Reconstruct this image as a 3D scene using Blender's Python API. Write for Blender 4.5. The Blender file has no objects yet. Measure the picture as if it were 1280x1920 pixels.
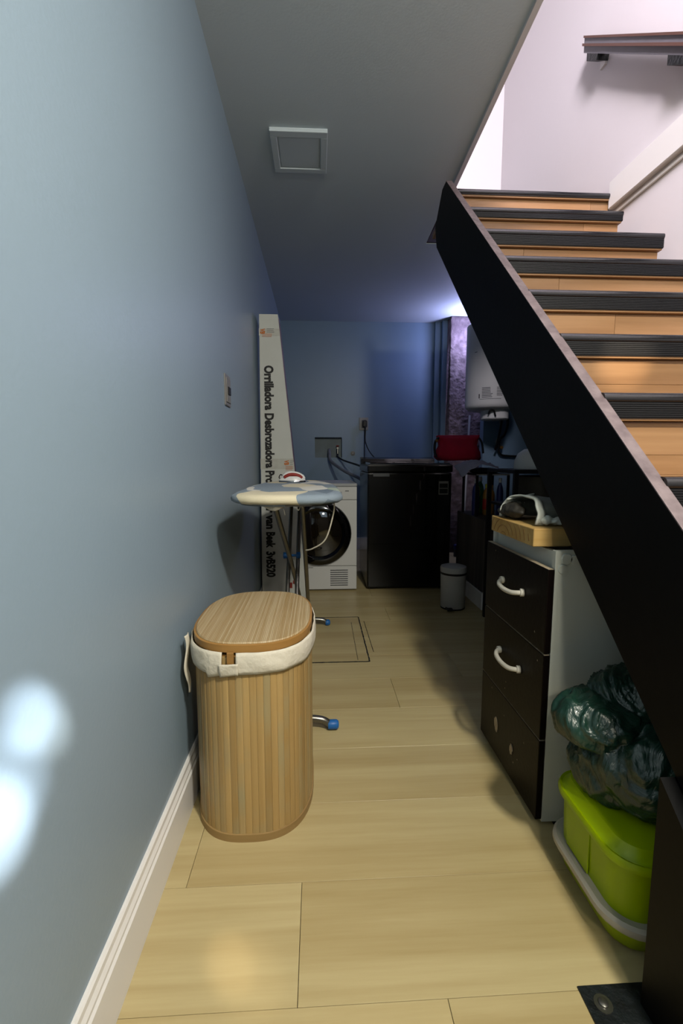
import bpy, bmesh, math, random
from mathutils import Vector, Matrix, noise, Euler
random.seed(7)
PI = math.pi
SC = bpy.context.scene
COL = SC.collection

# ------------------------------------------------------------------ camera
cam_d = bpy.data.cameras.new('camera')
cam_d.sensor_fit = 'VERTICAL'
cam_d.sensor_height = 36.0
cam_d.sensor_width = 24.0
cam_d.lens = 16.0
cam_d.clip_start = 0.02
cam = bpy.data.objects.new('camera', cam_d)
COL.objects.link(cam)
cam.location = (0, 0, 1.05)
cam.rotation_euler = Euler((math.radians(90 - 6.6), 0, math.radians(-3.0)), 'XYZ')
SC.camera = cam

# ------------------------------------------------------------------ world, lights, exposure
w = bpy.data.worlds.new('world')
SC.world = w
w.use_nodes = True
w.node_tree.nodes['Background'].inputs['Color'].default_value = (0.62, 0.72, 1.0, 1)
w.node_tree.nodes['Background'].inputs['Strength'].default_value = 0.25


def light(name, kind, loc, target, energy, color, size=0.2, size_y=None, spot=None, blend=0.5):
    d = bpy.data.lights.new(name, kind)
    d.energy = energy
    d.color = color
    if kind == 'AREA':
        d.size = size
        if size_y:
            d.shape = 'RECTANGLE'
            d.size_y = size_y
    else:
        d.shadow_soft_size = size
    if kind == 'SPOT':
        d.spot_size = math.radians(spot)
        d.spot_blend = blend
    o = bpy.data.objects.new(name, d)
    COL.objects.link(o)
    o.location = loc
    o.rotation_euler = (Vector(target) - Vector(loc)).to_track_quat('-Z', 'Y').to_euler()
    return o


# ceiling lamp by the foot of the stairs
light('ceiling_lamp', 'AREA', (0.72, -0.32, 2.46), (-0.05, 0.75, 0.3), 74, (1.0, 0.95, 0.82), 0.16)
# lamp behind the camera
light('room_lamp', 'AREA', (0.47, -0.80, 1.85), (0.3, 1.5, 0.6), 12, (1.0, 0.94, 0.76), 0.16)
# added bluish fill light behind the camera, cools the left wall
light('rear_blue_fill', 'AREA', (0.55, -1.72, 2.0), (0.0, 1.5, 1.6), 4, (0.66, 0.84, 1.0), 0.9, 0.8)
# daylight of the upper storey falling down the stairwell
light('upper_window_daylight', 'AREA', (0.06, 0.1, 4.2), (1.45, 2.0, 3.0), 470, (1.0, 0.91, 0.985), 1.2, 1.3)
# bare lamp on the wall behind the water heater
light('storage_lamp', 'POINT', (1.62, 4.78, 2.33), (0, 0, 0), 26, (0.56, 0.56, 1.0), 0.05)
# sun glints
G = (1.2, -0.9, 2.0)
for tg, en, cl, sp in (((-0.4, 0.525, 0.60), 1600, (1.0, 0.98, 0.97), 3.4), ((-0.4, 0.56, 0.635), 700, (0.93, 0.96, 1.0), 3.6),
                       ((-0.4, 0.615, 0.695), 900, (0.95, 0.97, 1.0), 2.6), ((-0.4, 0.645, 0.67), 500, (1.0, 0.95, 0.90), 2.6),
                       ((-0.4, 0.67, 0.635), 300, (1.0, 0.93, 0.80), 2.0), ((-0.19, 0.85, 0.0), 170, (1.0, 0.80, 0.6), 2.4), ((-0.15, 0.83, 0.0), 110, (1.0, 0.82, 0.62), 3.2)):
    light('sun_glint', 'SPOT', G, tg, en, cl, 0.01, spot=sp, blend=1.0)
light('sun_glint', 'SPOT', (0.9, -0.9, 2.2), (0.87, 1.30, 1.33), 420, (1.0, 0.82, 0.6), 0.01, spot=5.0, blend=1.0)

SC.view_settings.view_transform = 'Standard'
SC.view_settings.look = 'None'
SC.view_settings.gamma = 1.0
SC.view_settings.use_curve_mapping = False
SC.view_settings.exposure = 0.0
SC.cycles.use_denoising = True
SC.cycles.max_bounces = 8
SC.cycles.diffuse_bounces = 5
SC.cycles.sample_clamp_indirect = 4.0

# ------------------------------------------------------------------ materials
MATS = {}


ALB = 0.62   # all swatches scaled darker to cut bounced light and deepen the shade


def lin(h):
    h = h.lstrip('#')
    v = [int(h[i:i + 2], 16) / 255 for i in (0, 2, 4)]
    return tuple(ALB * (x / 12.92 if x <= .04045 else ((x + .055) / 1.055) ** 2.4) for x in v) + (1,)


def base(name):
    m = bpy.data.materials.new(name)
    m.use_nodes = True
    MATS[name] = m
    nt = m.node_tree
    return m, nt, nt.nodes['Principled BSDF']


def N(nt, t, **kw):
    n = nt.nodes.new(t)
    for k, v in kw.items():
        if k in n.inputs:
            n.inputs[k].default_value = v
        else:
            setattr(n, k, v)
    return n


def plain(name, color, rough=0.5, metal=0.0, var=0.0, vscale=8.0, bump=0.0, bscale=60.0, coat=0.0, trans=0.0, spec=0.3, color2=None, stretch=(1, 1, 1)):
    m, nt, b = base(name)
    c = lin(color) if isinstance(color, str) else color
    b.inputs['Base Color'].default_value = c
    b.inputs['Roughness'].default_value = rough
    b.inputs['Metallic'].default_value = metal
    b.inputs['Coat Weight'].default_value = coat
    b.inputs['Transmission Weight'].default_value = trans
    b.inputs['Specular IOR Level'].default_value = spec
    L = nt.links.new
    tc = N(nt, 'ShaderNodeTexCoord')
    mp = N(nt, 'ShaderNodeMapping', Scale=stretch)
    L(tc.outputs['Object'], mp.inputs['Vector'])
    if var > 0 or color2:
        nz = N(nt, 'ShaderNodeTexNoise', Scale=vscale, Detail=4.0)
        L(mp.outputs['Vector'], nz.inputs['Vector'])
        cr = N(nt, 'ShaderNodeValToRGB')
        cr.color_ramp.elements[0].position = .3
        cr.color_ramp.elements[1].position = .7
        lo = lin(color2) if color2 else tuple(x * (1 - var) for x in c[:3]) + (1,)
        cr.color_ramp.elements[0].color = lo
        cr.color_ramp.elements[1].color = c
        L(nz.outputs['Fac'], cr.inputs['Fac'])
        L(cr.outputs['Color'], b.inputs['Base Color'])
    if bump > 0:
        nb = N(nt, 'ShaderNodeTexNoise', Scale=bscale, Detail=3.0)
        L(mp.outputs['Vector'], nb.inputs['Vector'])
        bp = N(nt, 'ShaderNodeBump', Strength=bump, Distance=0.01)
        L(nb.outputs['Fac'], bp.inputs['Height'])
        L(bp.outputs['Normal'], b.inputs['Normal'])
    return m


def wood(name, c1, c2, c3=None, grain=(1.2, 28, 28), rough=0.45, tone=0.12, bump=0.05, ringscale=3.0, contrast=0.5, space='world'):
    """grain: small value = along the fibre"""
    m, nt, b = base(name)
    L = nt.links.new
    if space == 'world':
        src = N(nt, 'ShaderNodeNewGeometry').outputs['Position']
    else:
        src = N(nt, 'ShaderNodeTexCoord').outputs['Object']
    oi = N(nt, 'ShaderNodeObjectInfo')
    off = N(nt, 'ShaderNodeVectorMath', operation='SCALE')
    comb = N(nt, 'ShaderNodeCombineXYZ')
    L(oi.outputs['Random'], comb.inputs[0]); L(oi.outputs['Random'], comb.inputs[1]); L(oi.outputs['Random'], comb.inputs[2])
    L(comb.outputs[0], off.inputs[0]); off.inputs['Scale'].default_value = 13.0
    add = N(nt, 'ShaderNodeVectorMath', operation='ADD')
    L(src, add.inputs[0]); L(off.outputs[0], add.inputs[1])
    mp = N(nt, 'ShaderNodeMapping', Scale=grain)
    L(add.outputs[0], mp.inputs['Vector'])
    fine = N(nt, 'ShaderNodeTexNoise', Scale=3.0, Detail=6.0, Roughness=0.65)
    L(mp.outputs['Vector'], fine.inputs['Vector'])
    mp2 = N(nt, 'ShaderNodeMapping', Scale=tuple(g * 0.22 for g in grain))
    L(add.outputs[0], mp2.inputs['Vector'])
    big = N(nt, 'ShaderNodeTexNoise', Scale=ringscale * .5, Detail=3.0, Distortion=0.6)
    L(mp2.outputs['Vector'], big.inputs['Vector'])
    ring = N(nt, 'ShaderNodeMath', operation='MULTIPLY')
    L(big.outputs['Fac'], ring.inputs[0]); ring.inputs[1].default_value = 5.0
    fr = N(nt, 'ShaderNodeMath', operation='PINGPONG'); fr.inputs[1].default_value = 1.0
    L(ring.outputs[0], fr.inputs[0])
    mix = N(nt, 'ShaderNodeMix', data_type='FLOAT'); mix.inputs[0].default_value = 0.4
    L(fine.outputs['Fac'], mix.inputs[2]); L(fr.outputs[0], mix.inputs[3])
    cr = N(nt, 'ShaderNodeValToRGB')
    cr.color_ramp.elements[0].position = .5 - contrast * .45
    cr.color_ramp.elements[1].position = .5 + contrast * .45
    cr.color_ramp.elements[0].color = lin(c2); cr.color_ramp.elements[1].color = lin(c1)
    L(mix.outputs[0], cr.inputs['Fac'])
    hs = N(nt, 'ShaderNodeHueSaturation')
    ma = N(nt, 'ShaderNodeMapRange')
    ma.inputs['To Min'].default_value = 1 - tone; ma.inputs['To Max'].default_value = 1 + tone
    L(oi.outputs['Random'], ma.inputs['Value']); L(ma.outputs[0], hs.inputs['Value'])
    L(cr.outputs['Color'], hs.inputs['Color'])
    out = hs.outputs['Color']
    if c3:   # weathered / greyed patches with a shape of their own
        n3 = N(nt, 'ShaderNodeTexNoise', Scale=5.0, Detail=3.0)
        L(add.outputs[0], n3.inputs['Vector'])
        r3 = N(nt, 'ShaderNodeValToRGB')
        r3.color_ramp.elements[0].position = .48; r3.color_ramp.elements[1].position = .72
        L(n3.outputs['Fac'], r3.inputs['Fac'])
        mx = N(nt, 'ShaderNodeMix', data_type='RGBA')
        L(r3.outputs['Color'], mx.inputs[0]); L(out, mx.inputs[6]); mx.inputs[7].default_value = lin(c3)
        out = mx.outputs[2]
    L(out, b.inputs['Base Color'])
    b.inputs['Roughness'].default_value = rough
    b.inputs['Specular IOR Level'].default_value = .3
    bp = N(nt, 'ShaderNodeBump', Strength=bump, Distance=0.004)
    L(fine.outputs['Fac'], bp.inputs['Height']); L(bp.outputs['Normal'], b.inputs['Normal'])
    return m


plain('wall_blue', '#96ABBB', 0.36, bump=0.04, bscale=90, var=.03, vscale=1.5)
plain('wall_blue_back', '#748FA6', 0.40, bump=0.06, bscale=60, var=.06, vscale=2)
plain('niche_paint', '#76858A', 0.5, var=.2, vscale=9)
plain('ceiling_paint', '#D6E3EA', 0.7, bump=0.05, bscale=120, var=.03, vscale=2)
plain('white_paint', '#EDEBEC', 0.45, bump=0.03, bscale=70)
plain('white_wall', '#F1ECEF', 0.5, bump=0.04, bscale=30)
plain('low_bounce_room', '#7A736C', 0.7)  # unseen walls and upper ceiling, coloured dark so less light bounces back
plain('white_trim', '#FDFBF8', 0.3)
plain('dark_gap', '#15130F', 0.9)
plain('concrete', '#7C6E72', 0.9, bump=0.9, bscale=45, color2='#4B4045', vscale=14)
plain('black_board', '#060608', 0.5, bump=0.04, bscale=40, var=.2, vscale=5, spec=.12)
plain('board_edge', '#8D7E80', 0.45, bump=0.2, bscale=70, color2='#6A5C5F', vscale=30)
plain('black_rubber', '#101116', 0.2, bump=0.03, bscale=200, spec=.6)
plain('rubber_strip', '#0F1015', 0.55, bump=0.05, bscale=200)
plain('black_steel', '#101314', 0.45, bump=0.4, bscale=60, color2='#1E2426', vscale=40)
plain('brown_board', '#4A2C1C', 0.6, var=.3, vscale=12)
plain('appliance_black', '#07080A', 0.22, coat=.3)
plain('appliance_white', '#E4E5E4', 0.3)
plain('appliance_grey', '#B9BCBE', 0.35)
plain('chrome', '#C9CCD0', 0.18, 1.0)
plain('steel_tube', '#9A9890', 0.3, 0.9, var=.2, vscale=20)
plain('black_gloss', '#040405', 0.08, coat=1.0)
plain('door_glass', '#120D08', 0.05, coat=1.0)
plain('print_black', '#121212', 0.6)
plain('print_grey', '#55575A', 0.6)
plain('print_orange', '#C26A1E', 0.6)
plain('print_red', '#8E2A20', 0.6)
plain('carton_white', '#CDD0CA', 0.6, var=.06, vscale=7, bump=.05, bscale=30)
plain('carton_side', '#6A5468', 0.6, color2='#8C7C8E', vscale=16)
plain('tape_clear', '#C7C8BF', 0.2, var=.1, vscale=30)
plain('cream_cloth', '#E9E2CF', 0.9, bump=.35, bscale=55, var=.06, vscale=12)
plain('blue_plastic', '#2A74C4', 0.4, var=.15, vscale=50)
plain('plate_grey', '#8E8C86', 0.4)
plain('switch_silver', '#A9A6A2', 0.35, .6)
plain('hose_grey', '#7A7E84', 0.35, bump=.6, bscale=150)
plain('hose_dark', '#23272E', 0.4)
plain('cable_black', '#0C0C0E', 0.45)
plain('bin_white', '#CFCECB', 0.4, var=.12, vscale=14)
plain('laminate_white', '#D2D5CC', 0.4, var=.03, vscale=6)
plain('drawer_brown', '#0E0706', 0.42, spec=.12, var=.3, vscale=30, bump=.05, bscale=60)
plain('drawer_core', '#C9B79A', 0.8, var=.3, vscale=60)
plain('handle_cream', '#D9D4C6', 0.4, var=.1, vscale=40)
plain('lime_plastic', '#A9C400', 0.32, var=.05, vscale=6)
plain('beige_plastic', '#C9C2B2', 0.4, var=.05)
plain('red_cloth', '#C8123A', 0.85, bump=.4, bscale=60, var=.25, vscale=9)
plain('navy_cloth', '#141826', 0.9, bump=.4, bscale=60)
plain('pale_cloth', '#A9A7B4', 0.9, bump=.4, bscale=40, var=.15, vscale=10)
plain('paper_white', '#DDE0D6', 0.8, bump=.3, bscale=35, var=.06, vscale=9)
plain('paper_grey', '#8F928A', 0.7, bump=.3, bscale=35, color2='#6F736C', vscale=18)
plain('heater_white', '#DADCDA', 0.35)
plain('rack_black', '#0D0D10', 0.5)
plain('tub_brown', '#3E3A33', 0.5, var=.3, vscale=8)
plain('rail_grey', '#7C7A82', 0.45, var=.1, vscale=20)
plain('rail_brown', '#6A4A40', 0.5)
plain('bottle_yellow', '#C8C832', 0.3)
plain('bottle_green', '#2F8A5C', 0.3)
plain('bottle_amber', '#B0782F', 0.3)
plain('bottle_blue', '#2C3470', 0.3)
plain('bottle_white', '#F4F4FA', 0.4)
plain('label_red', '#C83428', 0.5)
plain('brass', '#A07A40', 0.35, .8)

wood('floor_oak', '#D6C593', '#B9A370', grain=(1.0, 22, 22), rough=.36, tone=.03, bump=.02, contrast=.75)
wood('bamboo', '#C6A76F', '#A58550', c3='#AC9E76', grain=(26, 26, 1.0), rough=.42, tone=.09, bump=.08, contrast=.8)
wood('bamboo_rim', '#AE8348', '#926835', grain=(2, 2, 14), rough=.42, tone=.05)
wood('bamboo_band', '#B0925F', '#957648', grain=(2, 2, 14), rough=.45, tone=.05)
wood('stair_oak', '#B08860', '#8C6642', grain=(1.2, 20, 26), rough=.33, tone=.14, bump=.04, contrast=.8)
wood('pine', '#D6B576', '#A8803F', grain=(1.0, 14, 14), rough=.6, tone=.02, bump=.1, contrast=.7)
wood('grey_board', '#5B534C', '#403A36', grain=(12, 12, 1.0), rough=.6, tone=.05, bump=.06)


def mat_lid():
    """woven bamboo lid: fine strips along y"""
    m, nt, b = base('bamboo_lid')
    L = nt.links.new
    tc = N(nt, 'ShaderNodeTexCoord')
    sx = N(nt, 'ShaderNodeSeparateXYZ'); L(tc.outputs['Object'], sx.inputs[0])
    mul = N(nt, 'ShaderNodeMath', operation='MULTIPLY'); mul.inputs[1].default_value = 210.0
    L(sx.outputs['X'], mul.inputs[0])
    fl = N(nt, 'ShaderNodeMath', operation='FLOOR'); L(mul.outputs[0], fl.inputs[0])
    wn = N(nt, 'ShaderNodeTexWhiteNoise', noise_dimensions='1D'); L(fl.outputs[0], wn.inputs['W'])
    frc = N(nt, 'ShaderNodeMath', operation='FRACT'); L(mul.outputs[0], frc.inputs[0])
    pp = N(nt, 'ShaderNodeMath', operation='PINGPONG'); pp.inputs[1].default_value = .5; L(frc.outputs[0], pp.inputs[0])
    mp = N(nt, 'ShaderNodeMapping', Scale=(160, 6, 1)); L(tc.outputs['Object'], mp.inputs['Vector'])
    nz = N(nt, 'ShaderNodeTexNoise', Scale=1.0, Detail=4.0); L(mp.outputs[0], nz.inputs['Vector'])
    mx = N(nt, 'ShaderNodeMix', data_type='FLOAT'); mx.inputs[0].default_value = .5
    L(wn.outputs['Value'], mx.inputs[2]); L(nz.outputs['Fac'], mx.inputs[3])
    cr = N(nt, 'ShaderNodeValToRGB')
    cr.color_ramp.elements[0].color = lin('#B39767'); cr.color_ramp.elements[1].color = lin('#D0BC94')
    cr.color_ramp.elements[0].position = .2; cr.color_ramp.elements[1].position = .8
    L(mx.outputs[0], cr.inputs['Fac'])
    gr = N(nt, 'ShaderNodeValToRGB')
    gr.color_ramp.elements[0].position = .02; gr.color_ramp.elements[1].position = .14
    gr.color_ramp.elements[0].color = lin('#7A5A32'); gr.color_ramp.elements[1].color = (1, 1, 1, 1)
    L(pp.outputs[0], gr.inputs['Fac'])
    mm = N(nt, 'ShaderNodeMix', data_type='RGBA', blend_type='MULTIPLY'); mm.inputs[0].default_value = .6
    L(cr.outputs[0], mm.inputs[6]); L(gr.outputs[0], mm.inputs[7])
    L(mm.outputs[2], b.inputs['Base Color'])
    b.inputs['Roughness'].default_value = .55
    bp = N(nt, 'ShaderNodeBump', Strength=.25, Distance=.002); L(pp.outputs[0], bp.inputs['Height']); L(bp.outputs[0], b.inputs['Normal'])


mat_lid()


def mat_cover():
    """printed cotton of the ironing board: big rounded blobs"""
    m, nt, b = base('ironing_cover')
    L = nt.links.new
    g = N(nt, 'ShaderNodeNewGeometry')
    mp = N(nt, 'ShaderNodeMapping', Scale=(1, .45, 1.0), Location=(.03, .06, .02)); L(g.outputs['Position'], mp.inputs['Vector'])
    nz = N(nt, 'ShaderNodeTexNoise', Scale=7.0, Detail=1.0); L(mp.outputs[0], nz.inputs['Vector'])
    va = N(nt, 'ShaderNodeVectorMath', operation='SCALE'); va.inputs['Scale'].default_value = .07; L(nz.outputs['Color'], va.inputs[0])
    ad = N(nt, 'ShaderNodeVectorMath', operation='ADD'); L(mp.outputs[0], ad.inputs[0]); L(va.outputs[0], ad.inputs[1])
    vo = N(nt, 'ShaderNodeTexVoronoi', Scale=9.0, feature='F1'); L(ad.outputs[0], vo.inputs['Vector'])
    sp = N(nt, 'ShaderNodeSeparateColor'); L(vo.outputs['Color'], sp.inputs[0])
    cr = N(nt, 'ShaderNodeValToRGB'); cr.color_ramp.interpolation = 'CONSTANT'
    e = cr.color_ramp.elements
    e[0].color = lin('#E6E4DA'); e[1].position = .36; e[1].color = lin('#8C9CA9')
    for p, c in ((.62, '#E9DFC0'), (.78, '#B4C2B0'), (.9, '#6F8090')):
        x = e.new(p); x.color = lin(c)
    L(sp.outputs[0], cr.inputs['Fac'])
    L(cr.outputs[0], b.inputs['Base Color'])
    b.inputs['Roughness'].default_value = .8
    nb = N(nt, 'ShaderNodeTexNoise', Scale=35.0); bp = N(nt, 'ShaderNodeBump', Strength=.25, Distance=.01)
    L(nb.outputs[0], bp.inputs['Height']); L(bp.outputs[0], b.inputs['Normal'])


mat_cover()


def mat_bag():
    m, nt, b = base('green_film')
    b.inputs['Base Color'].default_value = lin('#24513F')
    b.inputs['Roughness'].default_value = .3
    b.inputs['Coat Weight'].default_value = .1
    L = nt.links.new
    tc = N(nt, 'ShaderNodeTexCoord')
    mp = N(nt, 'ShaderNodeMapping', Scale=(1, 1, .45), Rotation=(0.3, .7, .2)); L(tc.outputs['Object'], mp.inputs[0])
    nz = N(nt, 'ShaderNodeTexNoise', Scale=16.0, Detail=5.0, Distortion=1.2); L(mp.outputs[0], nz.inputs[0])
    cr = N(nt, 'ShaderNodeValToRGB'); cr.color_ramp.elements[0].color = lin('#0B211C'); cr.color_ramp.elements[1].color = lin('#1F4638')
    L(nz.outputs[0], cr.inputs[0]); L(cr.outputs[0], b.inputs['Base Color'])
    bp = N(nt, 'ShaderNodeBump', Strength=.7, Distance=.02); L(nz.outputs[0], bp.inputs['Height']); L(bp.outputs[0], b.inputs['Normal'])


mat_bag()


# ------------------------------------------------------------------ mesh helpers
class MB:
    def __init__(s):
        s.bm = bmesh.new()

    def box(s, x0, x1, y0, y1, z0, z1, bev=0.0, seg=1):
        r = bmesh.ops.create_cube(s.bm, size=1.0)
        vs = r['verts']
        for v in vs:
            v.co = Vector(((x0 + x1) / 2 + v.co.x * (x1 - x0), (y0 + y1) / 2 + v.co.y * (y1 - y0), (z0 + z1) / 2 + v.co.z * (z1 - z0)))
        if bev > 0:
            es = list({e for v in vs for e in v.link_edges})
            bmesh.ops.bevel(s.bm, geom=es, offset=bev, segments=seg, affect='EDGES', profile=.6)
        return s

    def prism(s, pts, axis, a, b):
        """pts: 2-D outline; axis = extrusion axis; remaining axes in xyz order"""
        def P(p, t):
            return {'x': (t, p[0], p[1]), 'y': (p[0], t, p[1]), 'z': (p[0], p[1], t)}[axis]
        A = [s.bm.verts.new(P(p, a)) for p in pts]
        B = [s.bm.verts.new(P(p, b)) for p in pts]
        n = len(pts)
        s.bm.faces.new(A); s.bm.faces.new(B[::-1])
        for i in range(n):
            s.bm.faces.new((A[i], B[i], B[(i + 1) % n], A[(i + 1) % n]))
        return s

    def rings(s, rings, cap=True, closed=True):
        R = [[s.bm.verts.new(p) for p in r] for r in rings]
        n = len(R[0])
        for a, b in zip(R, R[1:]):
            for i in range(n if closed else n - 1):
                j = (i + 1) % n
                s.bm.faces.new((a[i], a[j], b[j], b[i]))
        if cap:
            s.bm.faces.new(R[0][::-1]); s.bm.faces.new(R[-1])
        return s

    def lathe(s, prof, c=(0, 0, 0), n=32, axis='z', cap=True):
        rr = []
        for r, t in prof:
            ring = []
            for i in range(n):
                a = 2 * PI * i / n
                u, v = r * math.cos(a), r * math.sin(a)
                p = {'z': (u, v, t), 'y': (u, t, v), 'x': (t, u, v)}[axis]
                ring.append((p[0] + c[0], p[1] + c[1], p[2] + c[2]))
            rr.append(ring)
        return s.rings(rr, cap)

    def tube(s, pts, r, n=10, smooth=0, cap=True, r2=None):
        P = [Vector(p) for p in pts]
        if smooth:
            Q = []
            for i in range(len(P) - 1):
                p0 = P[max(i - 1, 0)]; p1 = P[i]; p2 = P[i + 1]; p3 = P[min(i + 2, len(P) - 1)]
                for k in range(smooth):
                    t = k / smooth
                    Q.append(.5 * ((2 * p1) + (-p0 + p2) * t + (2 * p0 - 5 * p1 + 4 * p2 - p3) * t * t + (-p0 + 3 * p1 - 3 * p2 + p3) * t ** 3))
            Q.append(P[-1]); P = Q
        T = [(P[min(i + 1, len(P) - 1)] - P[max(i - 1, 0)]).normalized() for i in range(len(P))]
        u = T[0].orthogonal().normalized()
        rr = []
        for i, p in enumerate(P):
            u = (u - T[i] * u.dot(T[i])).normalized()
            v = T[i].cross(u)
            rad = r if r2 is None else r + (r2 - r) * i / (len(P) - 1)
            rr.append([p + (u * math.cos(2 * PI * k / n) + v * math.sin(2 * PI * k / n)) * rad for k in range(n)])
        return s.rings(rr, cap)

    def build(s, name, mat, parent=None, smooth=False, loc=None, kind=None):
        bmesh.ops.recalc_face_normals(s.bm, faces=s.bm.faces[:])
        me = bpy.data.meshes.new(name)
        s.bm.to_mesh(me); s.bm.free()
        return mk(name, me, mat, parent, smooth, loc, kind)


def mk(name, me, mat, parent=None, smooth=False, loc=None, kind=None):
    o = bpy.data.objects.new(name, me)
    COL.objects.link(o)
    if not me.materials:
        me.materials.append(MATS[mat])
    if smooth:
        for p in me.polygons:
            p.use_smooth = True
        if smooth != 'all':
            me.set_sharp_from_angle(angle=math.radians(38))
    if parent:
        o.parent = parent
        if parent.type == 'EMPTY' or parent.location.length:
            o.matrix_parent_inverse = parent.matrix_basis.inverted()
    if loc:
        o.location = loc
    if kind:
        o['kind'] = kind
    return o


def tag(o, label, cat, group=None):
    o['label'] = label; o['category'] = cat
    if group:
        o['group'] = group
    return o


def thing(name, label, cat, loc, group=None):
    o = bpy.data.objects.new(name, None)
    COL.objects.link(o)
    o.empty_display_size = .05
    o.location = loc
    return tag(o, label, cat, group)


def struct(o, label, cat):
    o['kind'] = 'structure'
    return tag(o, label, cat)


def rrect(x0, x1, y0, y1, r, n=6):
    pts = []
    for cx, cy, a0 in ((x1 - r, y1 - r, 0), (x0 + r, y1 - r, 90), (x0 + r, y0 + r, 180), (x1 - r, y0 + r, 270)):
        for i in range(n + 1):
            a = math.radians(a0 + 90 * i / n)
            pts.append((cx + r * math.cos(a), cy + r * math.sin(a)))
    return pts


def text_mesh(s, size, bold=0.0, extrude=0.0005, sx=1.0):
    c = bpy.data.curves.new('t', 'FONT')
    c.body = s; c.size = size; c.offset = bold; c.extrude = extrude; c.resolution_u = 3
    o = bpy.data.objects.new('t', c)
    COL.objects.link(o)
    dg = bpy.context.evaluated_depsgraph_get()
    me = bpy.data.meshes.new_from_object(o.evaluated_get(dg))
    bpy.data.objects.remove(o); bpy.data.curves.remove(c)
    me.transform(Matrix.Diagonal((sx, 1, 1, 1)))
    xs = [v.co.x for v in me.vertices]
    me.transform(Matrix.Translation((-min(xs), 0, 0)))
    return me, max(xs) - min(xs)


def word(s, name, z0, z1, x0, height, y, mat, parent, bold=0.02):
    """a word printed on a face that looks to -y, reading downwards from z0 to z1, baseline at x0"""
    me, wd = text_mesh(s, 1.0, bold)
    k = (z0 - z1) / wd
    cap = height / 0.73
    # text x -> -z, text y -> +x, normal -> -y
    me.transform(Matrix(((0, cap, 0, x0), (0, 0, -1, y), (-k, 0, 0, z0), (0, 0, 0, 1))))
    return mk(name, me, mat, parent)


def sheet(fn, nu, nv, thick, name, mat, parent=None, smooth='all'):
    """a bent sheet of given thickness from fn(u,v) -> point"""
    bm = bmesh.new()
    g = [[bm.verts.new(fn(i / nu, j / nv)) for j in range(nv + 1)] for i in range(nu + 1)]
    for i in range(nu):
        for j in range(nv):
            bm.faces.new((g[i][j], g[i + 1][j], g[i + 1][j + 1], g[i][j + 1]))
    bmesh.ops.recalc_face_normals(bm, faces=bm.faces[:])
    bmesh.ops.solidify(bm, geom=bm.faces[:], thickness=thick)
    me = bpy.data.meshes.new(name); bm.to_mesh(me); bm.free()
    return mk(name, me, mat, parent, smooth)


def blob(parts, voxel, name, mat, parent=None, disp=None, loc=None):
    """union of ellipsoids (centre, radii), remeshed and displaced"""
    bm = bmesh.new()
    for c, r in parts:
        q = bmesh.ops.create_icosphere(bm, subdivisions=4, radius=1.0)
        for v in q['verts']:
            v.co = Vector((c[0] + v.co.x * r[0], c[1] + v.co.y * r[1], c[2] + v.co.z * r[2]))
    me = bpy.data.meshes.new('tmp'); bm.to_mesh(me); bm.free()
    o = bpy.data.objects.new('tmp', me); COL.objects.link(o)
    md = o.modifiers.new('r', 'REMESH'); md.mode = 'VOXEL'; md.voxel_size = voxel
    sm = o.modifiers.new('s', 'SMOOTH'); sm.iterations = 6
    dg = bpy.context.evaluated_depsgraph_get()
    m2 = bpy.data.meshes.new_from_object(o.evaluated_get(dg))
    m2.name = name
    bpy.data.objects.remove(o); bpy.data.meshes.remove(me)
    if disp:
        ns = [v.normal.copy() for v in m2.vertices]
        for v, n in zip(m2.vertices, ns):
            v.co = disp(v.co.copy(), n)
    m2.materials.clear()
    return mk(name, m2, mat, parent, 'all', loc)


# ------------------------------------------------------------------ the setting
XL, XR, XR2, YB, YF, H = -0.40, 1.472, 2.30, 5.25, -1.80, 2.57
ZT = 5.2

wl = MB().box(XL - .1, XL, YF - .1, YB + .1, 0, H).build('wall_left', 'wall_blue')
struct(wl, 'long blue-grey painted wall with semi-gloss sheen beside the hamper', 'wall')

# back wall with the recessed water box
NX0, NX1, NZ0, NZ1 = -0.029, 0.281, 1.07, 1.299
b = MB()
b.box(XL, NX0, YB, YB + .1, 0, H); b.box(NX1, XR2, YB, YB + .1, 0, H)
b.box(NX0, NX1, YB, YB + .1, 0, NZ0); b.box(NX0, NX1, YB, YB + .1, NZ1, H)
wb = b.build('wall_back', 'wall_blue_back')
struct(wb, 'darker blue end wall behind dryer and washing machine', 'wall')
MB().box(NX0, NX1, YB + .085, YB + .1, NZ0, NZ1).build('niche_back', 'niche_paint', wb)

wr = MB().box(XR, XR + .1, YF - .1, 2.40, 0, 2.2).box(XR, XR + .1, YF - .1, 3.9, 2.2, ZT).build('wall_right', 'white_wall')
struct(wr, 'bright white wall along the right side of the stairs', 'wall')
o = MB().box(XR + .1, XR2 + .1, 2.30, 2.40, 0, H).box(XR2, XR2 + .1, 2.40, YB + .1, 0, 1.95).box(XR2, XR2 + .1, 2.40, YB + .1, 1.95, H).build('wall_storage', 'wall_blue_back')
struct(o, 'blue wall enclosing the storage corner under the stair landing', 'wall')
o = MB().box(XL - .1, XR + .1, YF - .1, YF, 0, ZT).build('wall_front', 'low_bounce_room')
struct(o, 'unseen wall facing the foot of the stairs, taupe to cut bounced light', 'wall')
o = MB().box(0.0, XR, 3.83, 3.93, H + .12, ZT).build('wall_upper_far', 'white_wall')
struct(o, 'white wall at the head of the stairs above the top tread', 'wall')
o = MB().box(-.1, 0.0, YF, 3.93, H + .12, ZT).build('wall_upper_left', 'low_bounce_room')
struct(o, 'unseen wall of the upper storey across from the handrail, taupe to cut bounced light', 'wall')
o = MB().box(-.1, XR + .1, YF - .1, 3.93, ZT, ZT + .1).build('ceiling_upper', 'low_bounce_room')
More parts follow.
